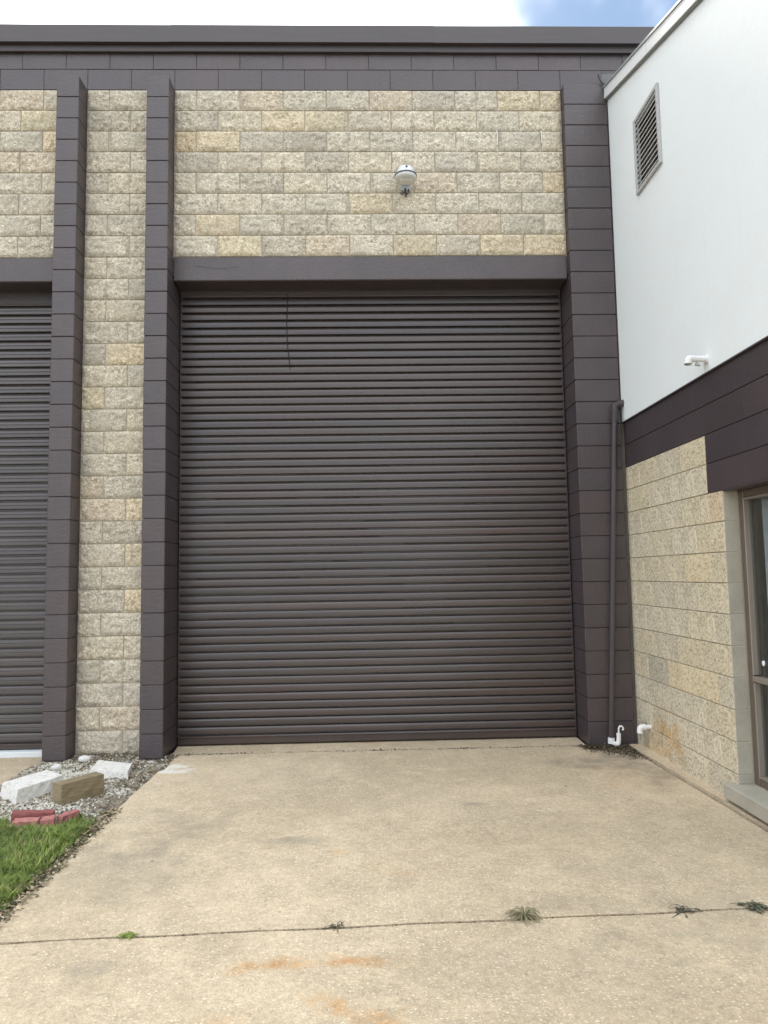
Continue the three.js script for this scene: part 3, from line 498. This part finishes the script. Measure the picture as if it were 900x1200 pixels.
// solid over a four-cornered footprint (ground x, z), top may be another outline
function hexa(bot, top, y0, y1, n = 14) {
  const cube = new THREE.BoxGeometry(1, 1, 1, n, 5, n), p = cube.attributes.position, q = (c, u, v) => [0, 1].map(k => (1 - u) * (1 - v) * c[0][k] + u * (1 - v) * c[1][k] + u * v * c[2][k] + (1 - u) * v * c[3][k]);
  for (let i = 0; i < p.count; i++) { const u = p.getX(i) + 0.5, t = p.getY(i) + 0.5, v = p.getZ(i) + 0.5, a = q(bot, u, v), b = q(top, u, v); p.setXYZ(i, mix(a[0], b[0], t), mix(y0, y1, t), mix(a[1], b[1], t)); }
  return cube;
}
const chalk = colourTex(512, 0.5, (u, v) => { const f = vn(u * 150, v * 150, 150, 701), w = fbm(u * 9, v * 9, 9, 705, 5), d = sm(0.58, 0.74, fbm(u * 24, v * 24, 24, 709, 4)), k = 0.86 + 0.1 * f + 0.12 * w; return mix3([0.71 * k, 0.70 * k, 0.665 * k], [0.45, 0.42, 0.36], 0.6 * d); });
const chalkMat = std({ map: chalk, bumpMap: soilBump, bumpScale: 0.002 });
const woodMap = colourTex(512, 0.5, (u, v) => { const s = fbm(u * 10, v * 90, 10, 721, 4), w = fbm(u * 6, v * 6, 6, 725, 4), k = 0.6 + 0.8 * s; return [mix(0.20, 0.27, w) * k, mix(0.165, 0.21, w) * k, mix(0.10, 0.125, w) * k]; });
const place = (name, geo, mat, label, cat, group) => tag(mesh(name, geo, mat), label, cat, group);
place('concrete_block', rough(hexa([[-0.90, 1.15], [-0.73, 0.80], [-0.505, 0.985], [-0.69, 1.35]], [[-0.875, 1.15], [-0.715, 0.805], [-0.515, 0.985], [-0.685, 1.335]], -0.03, 0.082, 22), 0.006, 14, 731), chalkMat, 'thick white broken concrete block lying on dirt by the side driveway', 'concrete block');
place('timber_block', rough(hexa([[-0.443, 1.358], [-0.252, 1.075], [-0.166, 1.145], [-0.358, 1.41]], [[-0.440, 1.355], [-0.252, 1.078], [-0.163, 1.145], [-0.355, 1.41]], -0.02, 0.126, 18), 0.006, 20, 741), std({ map: woodMap, bumpMap: soilBump, bumpScale: 0.003 }), 'weathered brown block of timber lying between white concrete pieces', 'timber');
place('concrete_fragment', rough(hexa([[-0.435, 0.73], [-0.485, 0.37], [-0.16, 0.52], [-0.10, 0.80]], [[-0.425, 0.725], [-0.475, 0.375], [-0.16, 0.53], [-0.11, 0.79]], -0.02, 0.044, 20), 0.0045, 14, 751), chalkMat, 'thin flat white concrete fragment in front of the stone panel', 'concrete piece');
const redMap = colourTex(512, 0.5, (u, v) => { const f = vn(u * 160, v * 160, 160, 761), w = fbm(u * 12, v * 12, 12, 765, 5), k = 0.65 + 0.35 * f + 0.35 * w; const g = sm(0.5, 0.75, fbm(u * 20, v * 20, 20, 769, 4)); return mix3([0.47 * k, 0.185 * k, 0.17 * k], [0.50 * k, 0.36 * k, 0.31 * k], 0.5 * g); });
const redMat = (r, g, b) => std({ map: redMap, color: rgb(r, g, b), bumpMap: soilBump, bumpScale: 0.004 });
const brk = (pts, y0, y1, s) => rough(hexa(pts, pts, y0, y1, 8), 0.008, 26, s);
place('red_paver', brk([[-0.54, 1.69], [-0.28, 1.70], [-0.265, 1.765], [-0.525, 1.765]], -0.03, 0.052, 771), redMat(0.50, 0.40, 0.42), 'dark red brick behind pink bricks at edge of grass', 'brick');
place('red_paver', brk([[-0.485, 1.80], [-0.335, 1.785], [-0.32, 1.865], [-0.465, 1.885]], -0.03, 0.035, 772), redMat(0.85, 0.85, 0.85), 'longer pink brick sunk in grass before the dark red brick', 'brick', 'pink bricks in the grass');
place('red_paver', brk([[-0.325, 1.785], [-0.25, 1.77], [-0.225, 1.85], [-0.305, 1.865]], -0.03, 0.038, 773), redMat(0.85, 0.85, 0.85), 'shorter pink brick sunk in grass before the dark red brick', 'brick', 'pink bricks in the grass');
place('red_paver', brk([[-0.235, 1.78], [-0.17, 1.65], [-0.125, 1.69], [-0.19, 1.82]], -0.03, 0.040, 774), redMat(0.78, 0.78, 0.80), 'slanting pink brick pointing from grass towards timber block', 'brick');
{
  const r = rng(801), ico = new THREE.IcosahedronGeometry(1, 1), mk = s => { const g = rough(ico.clone(), 0.28, 1.4, s); return g; };
  place('stone', mk(803).scale(0.055, 0.032, 0.04).translate(-0.655, 0.012, 0.20), chalkMat, 'grey stone lying at the foot of the stone panel', 'stone');
  place('stone', mk(805).scale(0.045, 0.03, 0.035).translate(-0.80, 0.0, 0.42), chalkMat, 'small grey stone beside the thick white concrete block', 'stone');
  // mortar crumbs and shell gravel
  const V = [811, 813, 815].map(s => rough(new THREE.IcosahedronGeometry(1, 0), 0.35, 1.7, s)), mats = std({ color: rgb(1, 1, 1), roughness: 0.95 });
  const gy = (x, z) => { const e = sm(0.12, -0.06, x); return -0.045 + 0.035 * e + 0.05 * (fbm(x * 9 + 20, z * 9, 256, 321, 4) - 0.5) * e; };
  const M = new THREE.Matrix4(), Q = new THREE.Quaternion(), E = new THREE.Euler(), col = new THREE.Color();
  V.forEach((g, vi) => {
    const n = 1500, im = new THREE.InstancedMesh(g, mats, n); im.name = numbered('gravel'); im.castShadow = im.receiveShadow = true; let c = 0;
    while (c < n) {
      const x = -1.02 + 1.12 * r(), z = 0.02 + 1.72 * r(); const w = fbm(x * 5 + 3, z * 5, 128, 821, 4); if (r() > sm(0.3, 0.6, w) + 0.15) continue;
      const s = 0.002 + 0.0105 * Math.pow(r(), 4); E.set(r() * 6, r() * 6, r() * 6); M.compose(new THREE.Vector3(x, gy(x, z) + s * 0.3, z), Q.setFromEuler(E), new THREE.Vector3(s * 1.3, s, s)); im.setMatrixAt(c, M);
      const t = r(), k = 0.6 + 0.5 * r(); im.setColorAt(c, t < 0.36 ? col.setRGB(0.58 * k, 0.585 * k, 0.52 * k) : t < 0.9 ? col.setRGB(0.38 * k, 0.335 * k, 0.265 * k) : col.setRGB(0.17 * k, 0.145 * k, 0.11 * k)); c++;
    }
    tag(im, 'pale gravel and mortar crumbs strewn over the dirt bed', 'gravel', null, 'stuff'); scene.add(im);
  });
  // dead leaves and twigs
  const leaf = new THREE.BufferGeometry(); leaf.setAttribute('position', new THREE.Float32BufferAttribute([-1, 0, 0, 0, 0.15, 0.35, 0, 0.2, -0.3, 0, 0.15, 0.35, 1, 0.1, 0.05, 0, 0.2, -0.3], 3)); leaf.computeVertexNormals();
  const lm = std({ color: rgb(1, 1, 1), roughness: 1, side: THREE.DoubleSide });
  function litter(n, label, place, size, straw = 0.2, tone = 1) {
    const im = new THREE.InstancedMesh(leaf, lm, n); im.name = numbered('leaf_litter'); im.castShadow = im.receiveShadow = true;
    for (let c = 0; c < n; c++) { const [x, y, z] = place(); const s = size * (0.5 + r()); E.set((r() - 0.5) * 1.4, r() * 6.3, (r() - 0.5) * 1.4); M.compose(new THREE.Vector3(x, y + s * 0.25, z), Q.setFromEuler(E), new THREE.Vector3(s, s, s)); im.setMatrixAt(c, M); const k = tone * (0.4 + 0.9 * r()), gr = r(); im.setColorAt(c, gr < 0.22 ? col.setRGB(0.12 * k, 0.125 * k, 0.06 * k) : gr < 1 - straw ? col.setRGB(0.17 * k, 0.13 * k, 0.085 * k) : col.setRGB(0.40 * k, 0.33 * k, 0.22 * k)); }
    tag(im, label, 'leaf litter', null, 'stuff'); scene.add(im);
  }
  litter(5200, 'dead leaf scraps lying among the gravel by the piers', () => { let x, z; do { x = -1.0 + 1.12 * r(); z = 0.0 + 1.7 * r(); } while (r() > (z < 0.55 ? 1 : 0.34) * sm(0.35, 0.55, fbm(x * 6 + 9, z * 6, 128, 831, 3)) + 0.04); return [x, gy(x, z), z]; }, 0.012);
  litter(1700, 'dark leaf litter heaped in the corner under the drain pipe', () => { let x, z; do { x = 3.56 + 0.44 * r(); z = 0.12 + 0.55 * r(); } while (r() > sm(0.5, 0.1, z - 0.25 * sm(3.6, 3.95, x) + 0.1 * r())); return [x, 0.003 + 0.012 * r() * sm(0.5, 0.2, z), z]; }, 0.011, 0.06, 0.6);
  litter(1500, 'dry brown runners along the grass edge of the driveway', () => { const z = 1.55 + 1.9 * r(), x = 0.045 + 0.075 * (r() + r() - 1) + 0.02 * vn(z * 9, 3, 64, 871) - 0.02 * sm(1.9, 1.5, z); return [x, -0.01 + 0.016 * r(), z]; }, 0.016, 0.55);

  // grass
  const tuft = (() => { const q = rng(841), pos = [], idx = []; let b = 0; for (let k = 0; k < 6; k++) { const a = q() * 6.28, l = 0.7 + 0.5 * q(), w = 0.032 + 0.025 * q(), bend = 0.35 + 0.55 * q(), ox = (q() - 0.5) * 0.5, oz = (q() - 0.5) * 0.5, ca = Math.cos(a), sa = Math.sin(a); for (let i = 0; i <= 3; i++) { const t = i / 3, d = bend * t * t * l, y = l * t * (1 - 0.28 * t * bend), ww = w * (1 - t * t * 0.9); for (const s of [-1, 1]) pos.push(ox + ca * d - sa * ww * s, y, oz + sa * d + ca * ww * s); } for (let i = 0; i < 3; i++) { const o = b + i * 2; idx.push(o, o + 1, o + 2, o + 1, o + 3, o + 2); } b += 8; } const g = new THREE.BufferGeometry(); g.setAttribute('position', new THREE.Float32BufferAttribute(pos, 3)); g.setIndex(idx); g.computeVertexNormals(); return g; })();
  const gm = new THREE.MeshPhysicalMaterial({ color: rgb(1, 1, 1), roughness: 0.7, side: THREE.DoubleSide, transmission: 0.25, thickness: 0 });
  const n = 21000, im = new THREE.InstancedMesh(tuft, gm, n); im.name = 'grass'; im.castShadow = im.receiveShadow = true;
  for (let c = 0; c < n; c++) {
    const near = c < 17000; let x, z, lim; do { x = near ? -0.95 + 1.0 * r() : -0.93 + 0.98 * r(); z = near ? 1.62 + 1.9 * r() : 3.5 + 6 * r(); lim = 0.025 + 0.03 * (fbm(z * 4, 2, 128, 851, 3) - 0.5); } while (x > lim - 0.22 * sm(1.78, 1.62, z + 0.05 * r()) * 0 || z < 1.80 - 0.10 * vn(x * 12, 4, 64, 855) + (x > -0.14 ? -0.06 : 0) + 0.35 * sm(-0.10, 0.03, x) * r() || (x > -0.55 && x < -0.18 && z < 1.865));
    const h = (0.033 + 0.030 * r()) * (z < 1.95 ? 0.72 : 1) * (r() < 0.12 ? 1.45 : 1); E.set((r() - 0.5) * 0.8, r() * 6.3, (r() - 0.5) * 0.8); M.compose(new THREE.Vector3(x, gy(x, z) - 0.004, z), Q.setFromEuler(E), new THREE.Vector3(h * 1.05, h, h * 1.05)); im.setMatrixAt(c, M);
    const pt = fbm(x * 7 + 5, z * 7, 128, 881, 3), k = 0.5 + 0.55 * r() + 0.5 * (pt - 0.3), t = r() * (0.8 + 0.4 * pt); im.setColorAt(c, t < 0.74 ? col.setRGB(0.20 * k, 0.29 * k, 0.045 * k) : t < 0.92 ? col.setRGB(0.33 * k, 0.40 * k, 0.09 * k) : col.setRGB(0.36 * k, 0.31 * k, 0.16 * k));
  }
  tag(im, 'short green grass growing beside the driveway', 'grass', null, 'stuff'); scene.add(im);

  // weeds rooted in the slab joint
  function weed(x, z, seed, size, nb, flat, c0, c1, label, leaves) {
    const q = rng(seed), gs = []; for (let i = 0; i < nb; i++) { const a = q() * 6.28, l = size * (0.5 + 0.7 * q()), f = flat * (0.5 + 0.8 * q()), ca = Math.cos(a), sa = Math.sin(a) * 0.8, h = l * (1 - 0.7 * f) + 0.003; gs.push(tube([[0, 0, 0], [ca * l * f * 0.4, h * 0.7, sa * l * f * 0.4], [ca * l * f, h * (1 - 0.35 * flat), sa * l * f], [ca * l * f * 1.35, h * (0.75 - 0.5 * flat), sa * l * f * 1.35]], 0.0011 + 0.0009 * q(), 8, 4)); if (leaves) for (let k = 0; k < leaves; k++) { const t = 0.3 + 0.7 * q(); const b = new THREE.SphereGeometry(0.006 + 0.005 * q(), 6, 4).scale(1.5, 0.25, 0.8).rotateY(q() * 6).translate(ca * l * f * t * 1.2 + (q() - 0.5) * 0.012, h * 0.7 * t + 0.003, sa * l * f * t * 1.2 + (q() - 0.5) * 0.012); gs.push(b.toNonIndexed ? b : b); } }
    const g = mergeGeometries(gs.map(k => k.index ? k.toNonIndexed() : k)); const P = g.attributes.position.count, cl = new Float32Array(P * 3), per = 24; for (let i = 0; i < P; i++) { const h = LAT[(Math.floor(i / (per * 8)) * 31 + seed) & 65535]; for (let k = 0; k < 3; k++) cl[i * 3 + k] = mix(c0[k], c1[k], h); } g.setAttribute('color', new THREE.BufferAttribute(cl, 3));
    const m = mesh('weed', g, std({ vertexColors: true, roughness: 0.9 }), null, [x, -0.002, z]); tag(m, label, 'weed');
  }
  weed(0.695, 3.311, 861, 0.034, 60, 0.75, [0.15, 0.22, 0.05], [0.34, 0.40, 0.11], 'small bright green weed in driveway joint', 0);
  weed(2.40, 3.252, 863, 0.075, 90, 0.8, [0.10, 0.095, 0.05], [0.36, 0.33, 0.20], 'dry grass tuft, biggest weed in driveway joint', 0);
  weed(1.58, 3.281, 865, 0.045, 22, 1.15, [0.09, 0.085, 0.06], [0.22, 0.20, 0.14], 'flat dark withered weed lying along driveway joint', 0);
  weed(3.12, 3.226, 867, 0.062, 13, 1.15, [0.065, 0.065, 0.05], [0.15, 0.145, 0.10], 'sparse dark weed with forked stems in driveway joint', 1);
  weed(3.445, 3.215, 869, 0.055, 26, 0.95, [0.065, 0.07, 0.045], [0.16, 0.165, 0.11], 'leafy dark weed at driveway joint beside the annex window', 2);
  // scraps lying on the slab
  const scrap = (x, z, s, a) => { const m = mesh('dead_leaf', leaf, std({ color: rgb(0.05, 0.04, 0.03), side: THREE.DoubleSide }), null, [x, 0.003, z]); m.scale.setScalar(s); m.rotation.y = a; return m; };
  tag(scrap(0.56, 2.479, 0.013, 0.5), 'tiny dark leaf on the concrete beside the grass', 'leaf');
  tag(scrap(3.122, 1.296, 0.016, 0.2), 'tiny dark leaf on the concrete before the drain pipe', 'leaf');
  tag(scrap(3.454, 1.639, 0.015, 2.9), 'tiny dark leaf on the concrete before the annex blocks', 'leaf');
  // crumbs caught in the joint and along the threshold
  const tn = 700, tm = new THREE.InstancedMesh(V[1], mats, tn); tm.name = 'threshold_dirt'; tm.castShadow = tm.receiveShadow = true;
  for (let c = 0; c < tn; c++) { let x; do x = 0.03 + 3.58 * r(); while (r() > 0.15 + sm(0.4, 0.65, fbm(x * 4, 8, 128, 891, 3))); const s = 0.002 + 0.006 * Math.pow(r(), 3); M.compose(new THREE.Vector3(x, -0.004 + 0.004 * r(), 0.085 + (r() + r() - 1) * 0.05), Q.setFromEuler(E.set(r() * 6, r() * 6, 0)), new THREE.Vector3(s * 1.5, s, s)); tm.setMatrixAt(c, M); const k = 0.4 + r(), t = r(); tm.setColorAt(c, t < 0.6 ? col.setRGB(0.12 * k, 0.10 * k, 0.075 * k) : col.setRGB(0.42 * k, 0.38 * k, 0.31 * k)); }
  tag(tm, 'crumbs of dirt along the crack before the roller door', 'dirt', null, 'stuff'); scene.add(tm);
  const jn = 420, jm = new THREE.InstancedMesh(V[0], mats, jn); jm.name = 'joint_dirt'; jm.castShadow = jm.receiveShadow = true;
  for (let c = 0; c < jn; c++) { const x = 0.1 + 3.8 * r(), s = 0.001 + 0.0018 * r(); M.compose(new THREE.Vector3(x, -0.006 + 0.006 * r(), 3.335 - 0.034 * x + 0.004 * Math.sin(x * 9) + (r() - 0.5) * 0.014 * (r() < 0.2 ? 2.5 : 1)), Q.setFromEuler(E.set(r() * 6, r() * 6, 0)), new THREE.Vector3(s * 1.6, s, s)); jm.setMatrixAt(c, M); const k = 0.5 + r(); jm.setColorAt(c, col.setRGB(0.10 * k, 0.085 * k, 0.06 * k)); }
  tag(jm, 'dark crumbs of dirt caught in the driveway joint', 'dirt', null, 'stuff'); scene.add(jm);
}

renderer.render(scene, camera);
